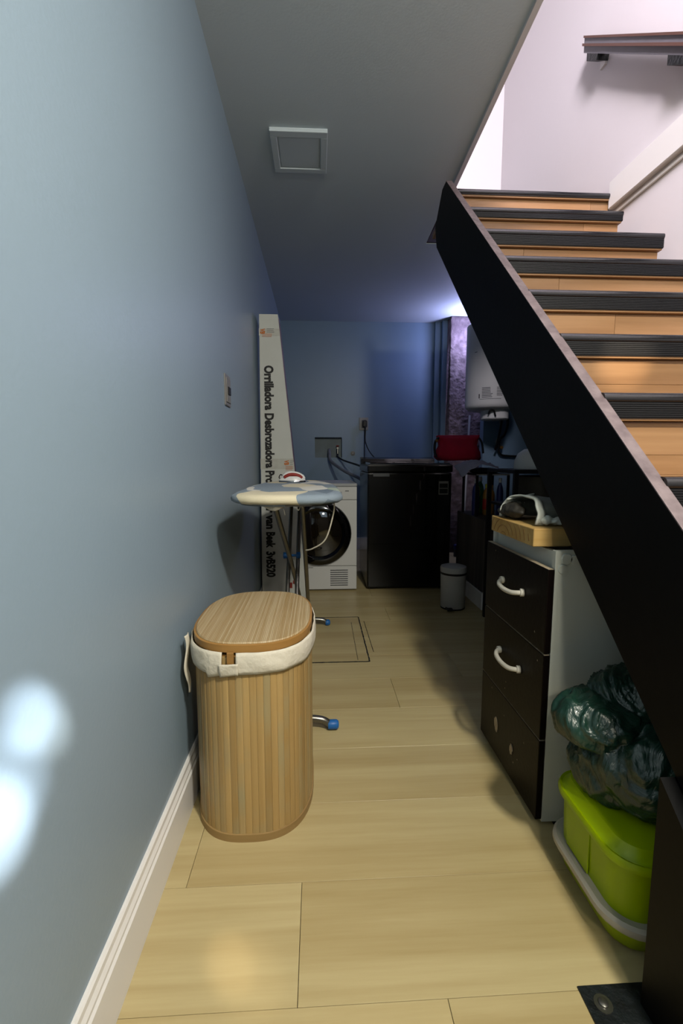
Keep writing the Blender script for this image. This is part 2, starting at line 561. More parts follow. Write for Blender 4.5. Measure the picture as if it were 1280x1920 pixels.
struct(o, 'unseen ceiling high above the stairwell, taupe to cut bounced light', 'ceiling')

# ceiling slab with the slanting edge of the stairwell opening
ex = lambda y: 0.733 + 0.026 * (y - 1.67)
c = MB()
c.prism([(XL - .1, YF - .1), (ex(-.2), YF - .1), (ex(-.2), -.2), (ex(3.39), 3.39), (ex(3.39), YB + .1), (XL - .1, YB + .1)], 'z', H, H + .12)
c.box(ex(3.39), XR2 + .1, 3.39, YB + .1, H, H + .12)
c.box(XR + .1, XR2 + .1, 2.3, 3.39, H, H + .12)
c.box(ex(-.2), XR + .1, YF - .1, -.2, H, H + .12)
ce = c.build('ceiling', 'ceiling_paint')
struct(ce, 'low white ceiling over the passage', 'ceiling')
o = MB().prism([(ex(-.2), -.2), (ex(-.2) + .022, -.2), (ex(2.75) + .022, 2.75), (ex(2.75), 2.75)], 'z', H - .014, H + .12).build('trim_1', 'white_paint')
struct(o, 'thin white edge strip along the stairwell opening in the ceiling', 'trim')
o = MB().box(XR - .03, XR, YF, 2.34, 2.276, 2.405, .004).box(XR - .010, XR, YF, 2.34, 2.245, 2.262, .003).build('trim_2', 'white_trim')
struct(o, 'broad white band running along the stair wall', 'trim')

# left skirting with moulded top
prof = [(XL, 0), (XL + .017, 0), (XL + .017, .112), (XL + .013, .118), (XL + .0135, .126), (XL + .009, .136), (XL + .0085, .147), (XL + .005, .152), (XL, .152)]
o = MB().prism(prof, 'y', YF, YB).build('baseboard_left', 'white_trim')
struct(o, 'white moulded skirting board along the blue-grey wall', 'baseboard')
o = MB().box(XL + .02, XR2, YB - .016, YB, 0, .14, .004).build('baseboard_back', 'white_trim')
struct(o, 'white skirting board behind the dryer and washing machine', 'baseboard')

# boxed-in pipes, bare concrete column, alcove wall
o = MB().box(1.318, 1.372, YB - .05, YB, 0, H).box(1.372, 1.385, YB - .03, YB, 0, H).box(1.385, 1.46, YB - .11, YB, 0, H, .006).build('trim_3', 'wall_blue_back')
struct(o, 'stepped blue pipe casing in the corner of the back wall', 'trim')
bm = bmesh.new()
nx, nz = 40, 240
x0, x1, yc = 1.437, 1.80, 5.0
g = []
for i in range(nx + 1):
    row = []
    for k in range(nz + 1):
        x = x0 + (x1 - x0) * i / nx; z = H * k / nz
        d = noise.noise((x * 30, z * 30, 1)) * .006 + noise.noise((x * 9, z * 7, 5)) * .012
        if i == 0:
            x += noise.noise((3, z * 22, 2)) * .012
        row.append(bm.verts.new((x, yc + d, z)))
    g.append(row)
for i in range(nx):
    for k in range(nz):
        bm.faces.new((g[i][k], g[i + 1][k], g[i + 1][k + 1], g[i][k + 1]))
back = [[bm.verts.new((x, YB - .001, z)) for z in (0, H)] for x in (x0, x1)]
for row, bk, fl in ((g[0], back[0], 1), (g[nx], back[1], 0)):
    bm.faces.new(([bk[0]] + row + [bk[1]]) if fl else ([bk[0]] + row + [bk[1]])[::-1])
bm.faces.new([back[0][1]] + [g[i][nz] for i in range(nx + 1)] + [back[1][1]])
me = bpy.data.meshes.new('concrete_column'); bm.to_mesh(me); bm.free()
o = mk('concrete_column', me, 'concrete', smooth='all')
struct(o, 'rough bare concrete column with chipped edge beside the blue pipe casing', 'column')
o = MB().box(1.70, XR2, 4.65, 4.75, 0, H).build('wall_alcove', 'wall_blue_back')
struct(o, 'dark blue wall behind the white water heater', 'wall')
# plinth with grey boards
o = MB().box(1.15, 1.62, 3.06, 3.68, 0, .63, .004).build('trim_4', 'grey_board')
struct(o, 'low grey wood-look plinth beside the pedal bin', 'plinth')
o = MB().box(1.135, 1.15, 3.03, 3.68, 0, .12, .003).box(1.135, 1.62, 3.045, 3.06, 0, .12, .003).build('baseboard_plinth', 'white_trim')
struct(o, 'short white skirting board at the foot of the grey plinth', 'baseboard')

# ------------------------------------------------------------------ floor planks
fl = MB().box(XL - .1, XR2 + .1, YF - .1, YB + .1, -.06, -.0075).build('floor', 'dark_gap')
struct(fl, 'pale oak plank floor of the passage', 'floor')
PW = .2625
k = -10
while True:
    ya = .765 + PW * k
    if ya > YB:
        break
    yb_ = min(ya + PW, YB); y0 = max(ya, YF)
    xm = XR2 if ya > 2.33 else XR
    if k == 0: j = -.045
    elif k == 4: j = .345
    else: j = XL + random.uniform(.15, 1.3)
    if k in (1, 2, 3): j = {1: 1.05, 2: -.33, 3: .98}[k]
    cuts = [XL] + [x for x in (j - 1.38, j, j + 1.38) if XL + .05 < x < xm - .05] + [xm]
    for xa, xb in zip(cuts, cuts[1:]):
        if yb_ - y0 > .02:
            MB().box(xa + .0006, xb - .0006, y0 + .0005, yb_ - .0005, -.012, 0, .0005).build('plank', 'floor_oak', fl)
    k += 1

# floor hatch, cut into the planks
ht = thing('floor_hatch', 'square inspection hatch cut into the floor planks behind the hamper', 'hatch', (-.04, 2.6, 0))
gx0, gx1, gy0, gy1 = -.345, .266, 2.262, 2.938
def rough_strip(xa, ya, xb, yb, wd_, seed):
    L_ = math.hypot(xb - xa, yb - ya); n = int(L_ / .012)
    dx, dy = (xb - xa) / L_, (yb - ya) / L_
    a, bb = [], []
    for i in range(n + 1):
        t = i / n * L_
        w1 = wd_ * (1 + .9 * noise.noise((t * 40, seed, 0))); w2 = wd_ * (1 + .9 * noise.noise((t * 40, seed + 9, 0)))
        a.append((xa + dx * t - dy * w1, ya + dy * t + dx * w1)); bb.append((xa + dx * t + dy * w2, ya + dy * t - dx * w2))
    return a + bb[::-1]
MB().prism([(gx0, gy0), (gx1, gy0), (gx1, gy1), (gx0, gy1)], 'z', 0.0, .0016).build('panel', 'floor_oak', ht)
jt = MB()
for i, e in enumerate(((gx0, gy0, gx1, gy0), (gx1, gy0, gx1, gy1), (gx1, gy1, gx0, gy1), (gx0, gy1, gx0, gy0))):
    jt.prism(rough_strip(*e, .0035, i * 5), 'z', .0005, .0022)
jt.prism(rough_strip(gx1 + .035, gy0 + .12, gx1 + .03, gy1 - .08, .0016, 31), 'z', .0002, .0012)
jt.prism(rough_strip(gx1 - .06, gy0 + .02, gx1 - .055, gy1 - .1, .0012, 41), 'z', .0012, .0024)
jt.build('joint', 'black_steel', ht)

# ------------------------------------------------------------------ staircase
SX0, SX1, TX = .645, .672, 1.465
st = thing('staircase', 'steep black-sided staircase with oak risers and black nosings climbing to the white stairwell', 'staircase', (1.15, 0, 0))
zu = lambda y: .933 + .915 * (y - .775)
zl = lambda y: .628 + .93 * (y - .892)
pl = [(-.2446, 0), (2.40, zu(2.40)), (2.47, zu(2.40)), (2.60, 2.30), (2.56, zl(2.56)), (.2167, 0)]
MB().prism(pl, 'x', SX0, SX1).build('stringer', 'black_board', st)
pe = [(-.244, zu(-.244)), (2.40, zu(2.40)), (2.40, zu(2.40) + .003), (-.244, zu(-.244) + .003)]
MB().prism(pe, 'x', SX0, SX1 + .002).build('stringer_edge', 'board_edge', st)
MB().box(ex(3.39) + .003, XR - .004, 2.78, 3.386, H + .003, H + .03).build('landing', 'brown_board', st)
for k in range(12):
    y, z = 2.327 - .2117 * k, 2.351 - .1907 * k
    xr = {0: 1.458, 1: 1.376, 2: 1.418}.get(k, TX)
    yb_ = 2.77 if k == 0 else y + .2117 + .03
    dn_t = {0: .034, 1: .050}.get(k, .066)
    t = MB().box(SX1, xr, y + .006, yb_, z - dn_t, z - .004, .001).build('tread', 'stair_oak', st)
    # black rubber nosing: bullnose on top, ribbed strip below
    dn = {0: .026, 1: .044}.get(k, .060)
    nb = MB()
    pts = [(y + .05, z)] + [(y + .010 - .013 * math.sin(a) , z - .013 + .013 * math.cos(a)) for a in [PI * i / 8 for i in range(9)]] + [(y + .010, z - .004 - .0225), (y + .05, z - .004)]
    nb.prism(pts, 'x', SX1, xr + .003)
    nn = nb.build('nosing', 'black_rubber', t, smooth=True)
    rb = MB().box(SX1, xr + .002, y + .002, y + .008, z - dn, z - .022)
    for q in range(7):
        zz = z - .027 - q * .005
        if zz < z - dn: break
        rb.box(SX1, xr + .002, y - .0005, y + .003, zz, zz + .003)
    rb.build('ribbed_strip', 'rubber_strip', t)
    ztop, zbot = z - dn_t - .001, (z - .1907 - .004 if k < 11 else 0.0)
    r = MB().box(SX1, xr - .006, y + .034, y + .042, zbot, ztop).build('riser', 'stair_oak', st)
    zs = zbot + (ztop - zbot) * random.uniform(.3, .55)
    j1 = {0: 1.36, 1: 1.21, 2: .845, 3: .89}.get(k, SX1 + random.uniform(.2, .7))
    for (za, zb, jj) in ((zbot, zs, None if k < 4 else j1), (zs, ztop, j1)):
        xs = [SX1, jj, xr - .006] if jj else [SX1, xr - .006]
        for xa, xb in zip(xs, xs[1:]):
            MB().box(xa + .0004, xb - .0004, y + .022, y + .034, za + .0003, zb - .0003, .0006).build('plank', 'stair_oak', r)

# foot post and its steel floor plate
po = thing('stair_post', 'black post under the stairs standing on a bolted steel plate', 'post', (.67, .67, 0))
MB().prism([(.60, .004), (.735, .004), (.735, .476), (.60, .350)], 'x', .618, .705).build('post', 'black_board', po)
MB().box(.512, .80, .45, .770, 0, .004, .0008).build('floor_plate', 'black_steel', po)
bt = MB().lathe([(.017, .004), (.017, .0055), (.009, .006), (.009, .0095), (.005, .0115), (.0, .0115)], (.545, .737, 0), 14, cap=False).build('bolt', 'steel_tube', po, True)

# handrail on the white wall
hr = thing('handrail', 'grey and brown grooved handrail bracketed to the white stairwell wall', 'handrail', (1.42, 1.8, 2.6))
sl = .638 / .789
def rail_strip(name, d0, d1, xa, xb, mat):
    pts = [(2.571, 3.239 - d0), (2.571, 3.239 - d1), (.2, 3.239 - d1 - sl * 2.371), (.2, 3.239 - d0 - sl * 2.371)]
    return MB().prism(pts, 'x', xa, xb).build(name, mat, hr)
rail_strip('rail_core', .004, .078, 1.403, 1.439, 'rail_grey')
rail_strip('rail_cap', -.004, .007, 1.397, 1.444, 'rail_brown')
rail_strip('rail_band', .033, .046, 1.392, 1.404, 'rail_brown')
for yy in (2.49, 1.89, 1.27, .64):
    zc = 3.239 - (2.571 - yy) * sl - .078
    br = MB().prism([(yy + .05, zc + .05 * sl), (yy - .05, zc - .05 * sl), (yy - .04, zc - .05 * sl - .022), (yy + .05, zc + .03 * sl - .022)], 'x', 1.403, 1.463).build('bracket', 'black_steel', hr)
    MB().prism([(yy + .02, zc + .03), (yy - .02, zc), (yy - .02, zc - .06), (yy + .02, zc - .06)], 'x', 1.460, XR).build('wall_fixing', 'white_trim', br)

# ------------------------------------------------------------------ ceiling access panel
ap = thing('ceiling_access_panel', 'square white access panel with raised frame on the low ceiling', 'access panel', (-.08, 2.45, H))
MB().box(-.214, .056, 2.295, 2.603, H - .010, H, .002).build('frame_base', 'ceiling_paint', ap)
f = MB()
for a in ((-.214, .056, 2.295, 2.335), (-.214, .056, 2.568, 2.603), (-.214, -.182, 2.335, 2.568), (.024, .056, 2.335, 2.568)):
    f.box(*a, H - .018, H - .009, .002)
f.build('frame', 'ceiling_paint', ap)
MB().box(-.176, .018, 2.342, 2.561, H - .014, H - .009, .0015).build('panel', 'ceiling_paint', ap)

# ------------------------------------------------------------------ light switch
sw = thing('light_switch', 'silver light switch with dark rocker on the blue-grey wall', 'switch', (XL, 2.09, 1.35))
MB().box(XL, XL + .006, 2.035, 2.150, 1.285, 1.420, .002).build('cover_plate', 'switch_silver', sw)
MB().box(XL + .006, XL + .009, 2.050, 2.135, 1.300, 1.405, .001).build('frame', 'plate_grey', sw)
MB().box(XL + .009, XL + .013, 2.075, 2.125, 1.335, 1.368, .001).build('rocker', 'print_black', sw)

# ------------------------------------------------------------------ laundry hamper
hx0, hx1, hy0, hy1, hz = -.366, -.022, 1.158, 1.640, .535
hm = thing('laundry_hamper', 'oval bamboo laundry hamper with wooden lid and cream cloth liner', 'hamper', (-.194, 1.4, 0))
def oval(inset, n=144, ex_=2.65):
    cx, cy = (hx0 + hx1) / 2, (hy0 + hy1) / 2
    a, bb = (hx1 - hx0) / 2 - inset, (hy1 - hy0) / 2 - inset
    P = []
    for i in range(n):
        t = 2 * PI * i / n
        c_, s_ = math.cos(t), math.sin(t)
        P.append((cx + a * math.copysign(abs(c_) ** (2 / ex_), c_), cy + bb * math.copysign(abs(s_) ** (2 / ex_), s_)))
    return P
def resample(P, n):
    Q = [Vector(p) for p in P] + [Vector(P[0])]
    L_ = [0]
    for a, bb in zip(Q, Q[1:]):
        L_.append(L_[-1] + (bb - a).length)
    out = []; j = 0
    for i in range(n):
        t = L_[-1] * i / n
        while L_[j + 1] < t: j += 1
        u = (t - L_[j]) / (L_[j + 1] - L_[j])
        out.append(Q[j].lerp(Q[j + 1], u))
    return out, L_[-1]
oc = oval(.006)
MB().rings([[(p[0], p[1], z) for p in oc] for z in (.004, hz)]).build('body', 'bamboo_rim', hm, True)
NS = 74
S, per = resample(oval(0), NS * 4)
for i in range(NS):
    pts_o = [S[(i * 4 + q) % (NS * 4)] for q in range(5)]
    ctr = Vector(((hx0 + hx1) / 2, (hy0 + hy1) / 2))
    nrm = []
    for q in range(5):
        d = (S[(i * 4 + q + 1) % (NS * 4)] - S[(i * 4 + q - 1) % (NS * 4)]).normalized()
        nrm.append(Vector((d.y, -d.x)))
    e0 = (pts_o[1] - pts_o[0]) * .05
    e1 = (pts_o[4] - pts_o[3]) * .05
    pr = random.uniform(0, .0008)
    out = [pts_o[0] + e0 - nrm[0] * .0006] + [pts_o[q] + nrm[q] * pr for q in (1, 2, 3)] + [pts_o[4] - e1 - nrm[4] * .0006]
    inn = [pts_o[0] + e0 - nrm[0] * .006, pts_o[2] - nrm[2] * .006, pts_o[4] - e1 - nrm[4] * .006]
    MB().prism([tuple(p) for p in out + inn[::-1]], 'z', .006, hz - .004).build('slat', 'bamboo', hm)
P0, P1 = oval(-.0035), oval(.004)
MB().rings([[(p[0], p[1], 0) for p in P0], [(p[0], p[1], .022) for p in P0], [(p[0], p[1], .024) for p in P1], [(p[0], p[1], 0) for p in P1], [(p[0], p[1], 0) for p in P0]], cap=False).build('bottom_band', 'bamboo_band', hm, True)
lidr = MB()
a_, b_ = oval(-.002), oval(.004)
lidr.rings([[(p[0], p[1], .546) for p in a_], [(p[0], p[1], .5655) for p in a_], [(p[0], p[1], .567) for p in b_], [(p[0], p[1], .546) for p in b_], [(p[0], p[1], .546) for p in a_]], cap=False)
ld = lidr.build('lid_rim', 'bamboo_rim', hm, True)
q1, q2 = oval(.0045), oval(.007)
lt = MB().rings([[(p[0], p[1], .545) for p in q1], [(p[0], p[1], .568) for p in q1], [(p[0], p[1], .5705) for p in q2]]).build('lid', 'bamboo_lid', hm, True)
# cloth liner folded over the rim, open at one seam in front
CL, perc = resample(oval(-.004), 260)
# index of the seam: front, x about -.228
si = min(range(260), key=lambda i: (CL[i].x + .235) ** 2 + (CL[i].y - hy0) ** 2 * 1.0)
def liner_pt(i, v):
    p = CL[i % 260]; d = (CL[(i + 1) % 260] - CL[(i - 1) % 260]).normalized(); n = Vector((d.y, -d.x))
    wob = noise.noise((i * .11, v * 2, 3)) * .0035 + .005 + .004 * math.sin(v * PI)
    drop = .060 + .012 * noise.noise((i * .05, 1, 8)) + .012 * max(0, 1 - abs(((i - si + 11) % 260)) / 14)
    return Vector((p.x + n.x * wob, p.y + n.y * wob, .548 - v * drop))
sheet(lambda u, v: liner_pt(int(round(si + 4 + u * 253)), v), 253, 6, .003, 'liner', 'cream_cloth', hm)
sheet(lambda u, v: liner_pt(int(round(si - 4 + u * 9)), .46 + .54 * v) + Vector((0, -.0004, 0)), 9, 6, .003, 'liner_flap', 'cream_cloth', hm)
MB().box(-.240, -.222, hy0 - .008, hy0 - .001, .505, .548, .001).build('peg', 'bamboo_rim', hm)
def tie(u, v):
    z = .555 - .175 * u
    wob = .006 * math.sin(u * 9)
    wdt = .017 * (1 - .75 * max(0, (u - .75) / .25))
    return Vector((hx0 - .010 + wob * .4 + .004 * math.sin(v * PI), 1.27 + (v - .5) * 2 * wdt + wob, z))
sheet(tie, 24, 4, .002, 'tie', 'cream_cloth', hm)

# ------------------------------------------------------------------ tapered carton
cb = thing('trimmer_carton', 'tall tapered white carton with black vertical lettering leaning in the corner', 'carton', (-.23, 3.16, 0))
ys = 3.10; yk = 3.24
cl_, crt, crb = -.386, -.252, -.062
tp = [(-.388, 0), (crb, 0), (crt, 1.985), (-.372, 1.985)]
MB().prism(tp, 'y', ys, yk).build('box', 'carton_white', cb)
edge = lambda z: crb + (crt - crb) * z / 1.985
MB().prism([(edge(.0) + .0005, 0), (edge(0) + .003, 0), (edge(1.96) + .003, 1.96), (edge(1.96) + .0005, 1.96)], 'y', ys + .002, yk - .002).build('side_print', 'carton_side', cb)
for za, zb in ((1.895, 1.95 - .1), (1.055, .985)):
    MB().prism([(-.3755 - .008 * (1.9 - za), zb), (edge(zb) + .001, zb), (edge(za) + .001, za), (-.3755 - .008 * (1.9 - za), za)], 'y', ys - .0012, ys).build('tape', 'tape_clear', cb)
MB().box(-.285, -.255, ys - .0012, ys, 1.60, 1.68).build('flap', 'carton_white', cb)
yy = ys - .0020
def pz(v): # photo row on the carton face -> height
    return 1.988 + (v - 588) * (.173 - 1.988) / (1100 - 588)
for s_, a, bb, bx in (('Orrilladora', 680, 761, -.343), ('Desbrozadora', 767, 869, -.345), ('Prof', 874, 904, -.347), ('essor', 908, 955, -.348), ('van', 958, 986, -.349), ('Beek', 992, 1023, -.350), ('3vB520', 1030, 1081, -.352)):
    word(s_, 'lettering', pz(a), pz(bb), bx, .058, yy, 'print_black', cb, .048)
def lines(z0, x0, x1, n, mat, step=.008, h=.0025):
    m_ = MB()
    for i in range(n):
        m_.box(x0, x1 - random.uniform(0, .3) * (x1 - x0), ys - .0022, ys - .001, z0 - i * step - h, z0 - i * step)
    m_.build('small_print', mat, cb)
for (xx, z0) in ((-.366, 1.895), (-.222, 1.045)):
    word('VB', 'logo', z0, z0 - .034, xx, .03, ys - .0015, 'print_orange', cb, .05)
lines(1.862, -.355, -.29, 3, 'print_orange'); lines(1.895, -.325, -.275, 3, 'print_grey', .01)
lines(1.005, -.215, -.165, 4, 'print_orange'); lines(1.04, -.185, -.16, 3, 'print_grey', .012)
MB().box(-.21, -.18, ys - .0012, ys, .16, .20).box(-.175, -.155, ys - .0012, ys, .19, .215).build('red_print', 'print_red', cb)

# ------------------------------------------------------------------ dryer
dx0, dx1, dy0, dy1, dz = -.293, .308, 3.562, 4.16, .862
dr = thing('tumble_dryer', 'white front-loading tumble dryer with black round door', 'dryer', (.01, 3.86, 0))
MB().box(dx0, dx1, dy0 + .012, dy1, .012, dz - .024, .006).build('body', 'appliance_white', dr)
MB().box(dx0 - .002, dx1 + .002, dy0 + .004, dy1, dz - .024, dz, .005).build('top_plate', 'appliance_grey', dr)
MB().box(dx0, dx1, dy0, dy0 + .013, .735, dz - .026, .003).build('control_panel', 'appliance_white', dr)
MB().box(dx0, dx1, dy0, dy0 + .013, .205, .731, .003).build('front_panel', 'appliance_white', dr)
MB().box(dx0, dx1, dy0, dy0 + .013, .012, .201, .003).build('base_panel', 'appliance_white', dr)
dc = (.009, 0, .465)
rg = MB().lathe([(.258, dy0 + .002), (.256, dy0 - .012), (.244, dy0 - .026), (.205, dy0 - .034), (.185, dy0 - .020), (.180, dy0 - .012)], dc, 56, 'y', cap=False)
ring = rg.build('door', 'black_gloss', dr, True)
MB().lathe([(.183, dy0 - .012), (.14, dy0 - .022), (.07, dy0 - .028), (.0, dy0 - .030)], dc, 48, 'y', cap=False).build('glass', 'door_glass', ring, True)
v = MB()
for i in range(8):
    z = .172 - i * .0175
    MB().box(.097, .238, dy0 - .0035, dy0 + .001, z - .006, z, .001).build('vent_slat', 'print_grey', dr)
for (bx_, bz) in ((.178, .785), (.178, .752)):
    MB().box(bx_ - .012, bx_ + .012, dy0 - .004, dy0 + .001, bz - .010, bz + .012, .002).build('button', 'appliance_grey', dr)
MB().lathe([(.036, dy0), (.036, dy0 - .016), (.030, dy0 - .021), (0, dy0 - .021)], (-.02, 0, .785), 24, 'y', cap=False).build('dial', 'appliance_white', dr, True)
p = MB()
for i in range(5):
    p.box(.105 + random.uniform(0, .01), .135, dy0 - .001, dy0 + .001, .80 - i * .013, .803 - i * .013)
p.box(.215, .245, dy0 - .001, dy0 + .001, .80, .806); p.box(.11, .13, dy0 - .001, dy0 + .001, .745, .748); p.box(.165, .19, dy0 - .001, dy0 + .001, .738, .741); p.box(-.12, -.04, dy0 - .001, dy0 + .001, .19, .194)
p.build('printed_marks', 'print_grey', dr)
for fx in (dx0 + .05, dx1 - .05):
    for fy in (dy0 + .06, dy1 - .06):
        MB().lathe([(.02, 0), (.02, .013)], (fx, fy, 0), 12).build('foot', 'print_black', dr)

# ------------------------------------------------------------------ washing machine
wx0, wx1, wy0, wy1 = .392, 1.062, 3.562, 4.22
wm = thing('washing_machine', 'black top-loading washing machine with a sticker beside the white dryer', 'washing machine', (.73, 3.9, 0))
MB().box(wx0, wx1, wy0, wy1, .018, .945, .012, 2).build('body', 'appliance_black', wm)
MB().box(wx0 - .004, wx1 + .004, wy0 - .014, wy1, .948, 1.010, .012, 2).build('top_deck', 'appliance_black', wm)
MB().box(wx0 + .012, wx1 - .012, wy0 - .016, wy0 - .006, 1.0075, 1.0155, .003).build('lid_trim', 'chrome', wm)
MB().prism([(wy0 + .0, 1.011), (wy0 + .0, 1.022), (wy1 - .12, 1.032), (wy1 - .12, 1.011)], 'x', wx0 + .02, wx1 - .02).build('lid', 'black_gloss', wm)
MB().prism([(wy1 - .118, 1.011), (wy1 - .10, 1.055), (wy1, 1.07), (wy1, 1.011)], 'x', wx0, wx1).build('rear_console', 'appliance_black', wm)
MB().box(.435, .565, wy0 - .004, wy0 + .001, .915, .928, .002).box(.435, .565, wy0 - .004, wy0 + .001, .925, .942, .002).build('badge', 'print_grey', wm)
stc = MB().box(.958, 1.036, wy0 - .0015, wy0, .772, .878).build('sticker', 'plate_grey', wm)
MB().box(.964, 1.030, wy0 - .0022, wy0 - .0015, .825, .860).box(.964, 1.030, wy0 - .0022, wy0 - .0015, .780, .818).build('sticker_print', 'print_black', stc)
for fx in (wx0 + .05, wx1 - .05):
    for fy in (wy0 + .06, wy1 - .06):
        MB().lathe([(.022, 0), (.022, .02)], (fx, fy, 0), 12).build('foot', 'cable_black', wm)

# ------------------------------------------------------------------ water box taps, hoses, outlet
tpz = thing('water_tap', 'small metal tap with red handle in the recessed water box', 'tap', (.232, YB + .05, 1.19))
MB().tube([(.232, YB + .085, 1.175), (.232, YB + .03, 1.175)], .012, 12).tube([(.232, YB + .035, 1.178), (.232, YB + .03, 1.11)], .011, 12).build('body', 'steel_tube', tpz, True)
MB().box(.215, .249, YB + .025, YB + .04, 1.195, 1.21, .004).build('handle', 'print_red', tpz)
o = MB().tube([(.135, YB + .06, 1.16), (.138, YB - .02, 1.11), (.15, YB - .12, 1.03), (.28, 4.75, .93), (.42, 4.5, .86), (.46, 4.30, .80), (.46, 4.235, .76)], .017, 12, 8).build('drain_hose', 'hose_grey', smooth='all')
tag(o, 'thick grey drain hose drooping from the recessed water box to the washing machine', 'hose')
o = MB().tube([(.232, YB + .03, 1.11), (.236, YB - .02, 1.075), (.30, YB - .16, 1.035), (.42, 4.75, .99), (.50, 4.45, .95), (.52, 4.235, .93)], .010, 10, 8).build('supply_hose', 'hose_dark', smooth='all')
tag(o, 'thin dark supply hose from the metal tap to the washing machine', 'hose')
o = thing('drain_cover', 'small round chrome cover on the blue end wall between water box and outlet', 'drain cover', (.405, YB, 1.118))
MB().lathe([(.026, YB - .001), (.026, YB - .005), (.020, YB - .008), (.0, YB - .008)], (.405, 0, 1.118), 20, 'y', cap=False).build('cover', 'plate_grey', o, True)
q = MB()
for a in range(6):
    t = a * PI / 3
    q.box(.405 + .014 * math.cos(t) - .003, .405 + .014 * math.cos(t) + .003, YB - .0092, YB - .0078, 1.118 + .014 * math.sin(t) - .003, 1.118 + .014 * math.sin(t) + .003)
q.build('holes', 'print_black', o)
ou = thing('wall_outlet', 'grey wall outlet on the blue end wall above the washing machine', 'outlet', (.528, YB, 1.45))
MB().box(.478, .580, YB - .008, YB, 1.380, 1.522, .003).build('cover_plate', 'plate_grey', ou)
MB().box(.505, .553, YB - .011, YB - .008, 1.405, 1.495, .002).build('insert', 'print_grey', ou)
pg = thing('power_cord', 'black plug and cable hanging from the grey wall outlet to the washing machine', 'power cord', (.54, YB - .03, 1.45))
MB().box(.515, .562, YB - .055, YB - .011, 1.415, 1.485, .008, 2).build('plug', 'cable_black', pg)
MB().tube([(.545, YB - .05, 1.43), (.542, YB - .06, 1.38), (.54, YB - .08, 1.25), (.56, YB - .3, 1.14), (.58, 4.6, 1.06), (.60, 4.3, 1.00), (.60, 4.232, .94)], .0065, 8, 8).build('cable', 'cable_black', pg, 'all')
MB().tube([(.536, YB - .05, 1.43), (.535, YB - .045, 1.30), (.535, YB - .04, .9), (.535, YB - .03, .5)], .005, 8, 8).build('second_cable', 'hose_dark', pg, 'all')

# ------------------------------------------------------------------ ironing board
ib = thing('ironing_board', 'ironing board with blotched blue and cream cover and blue foot caps', 'ironing board', (-.11, 2.1, 0))
bx_, by0, by1, bz = -.111, 1.53, 2.74, .930
def bw(t):  # half width along the board, t = 0 near end, 1 nose
    s_ = min(1, t / .13)
    e_ = math.sqrt(max(0, 1 - (1 - s_) ** 2.6))
    tap = 1 if t < .45 else 1 - .62 * ((t - .45) / .55) ** 2
    en = 1 if t < .9 else math.sqrt(max(0, 1 - ((t - .9) / .1) ** 2))
    return .204 * e_ * tap * en
ot = []
n = 60
ts = [(i / n) ** 1.4 for i in range(1, n)]
L_ = [(bx_ - bw(t), by0 + (by1 - by0) * t) for t in ts]
R_ = [(bx_ + bw(t), by0 + (by1 - by0) * t) for t in ts]
outl = [(bx_, by0)] + R_ + [(bx_, by1)] + L_[::-1]
cy_ = 2.1
def shrink(P, d):
    return [(bx_ + (x - bx_) * (1 - d / .2), cy_ + (y - cy_) * (1 - d / .55)) for x, y in P]
rr = []
for d, z in ((.035, -.033), (.012, -.034), (.002, -.027), (0, -.018), (.003, -.008), (.012, -.002), (.03, 0)):
    rr.append([(x, y, bz + z + (.0025 * noise.noise((x * 40, y * 12, z * 30)) if z < -.02 else .0012 * noise.noise((x * 14, y * 14, 0)))) for x, y in shrink(outl, d)])
MB().rings(rr).build('cover', 'ironing_cover', ib, 'all')
MB().prism(shrink(outl, .03), 'z', bz - .042, bz - .028).build('top_panel', 'steel_tube', ib)
# legs: two bent tubes crossing
zf = .022
leg_a = [(-.165, 2.62, bz - .06), (-.165, 2.55, bz - .075), (-.135, 2.2, .56), (-.10, 1.80, .12), (-.09, 1.695, .05)]
MB().tube([(-.158, 1.70, bz - .05), (-.157, 1.78, bz - .10), (-.12, 2.2, .50), (-.085, 2.66, .10), (-.08, 2.79, .045)], .0105, 12, 8).build('leg', 'steel_tube', ib, 'all')
MB().tube([(-.058, 1.70, bz - .05), (-.058, 1.78, bz - .10), (-.058, 2.2, .50), (-.055, 2.66, .10), (-.04, 2.79, .045)], .0105, 12, 8).build('leg', 'steel_tube', ib, 'all')
for xx in (-.142, -.098):
    MB().tube([(xx, 2.56, bz - .05), (xx, 2.2, .58), (xx - .004, 1.78, .10), (xx - .004, 1.68, .045)], .010, 12, 8).build('leg', 'steel_tube', ib, 'all')
f1 = MB().tube([(-.28, 1.672, zf), (-.24, 1.672, .034), (-.12, 1.675, .05), (.0, 1.672, .045), (.04, 1.67, zf + .004), (.052, 1.67, zf)], .0135, 12, 6).build('foot_bar', 'steel_tube', ib, 'all')
f2 = MB().tube([(-.26, 2.79, zf), (-.22, 2.79, .034), (-.09, 2.79, .045), (.02, 2.79, .04), (.05, 2.79, zf + .002)], .0135, 12, 6).build('foot_bar', 'steel_tube', ib, 'all')
for (xa, xb, y, pr) in ((.035, .078, 1.67, f1), (-.305, -.262, 1.672, f1), (.045, .075, 2.79, f2), (-.285, -.245, 2.79, f2)):
    s_ = 1 if xa > 0 else -1
    prf = [(.0, xa), (.017, xa), (.0185, xa + .006), (.0185, xb - .010), (.013, xb - .002), (0, xb)] if s_ > 0 else [(0, xa), (.013, xa + .002), (.0185, xa + .010), (.0185, xb - .006), (.017, xb), (0, xb)]
    MB().lathe(prf, (0, y, zf), 20, 'x', cap=False).build('foot_cap', 'blue_plastic', pr, True)
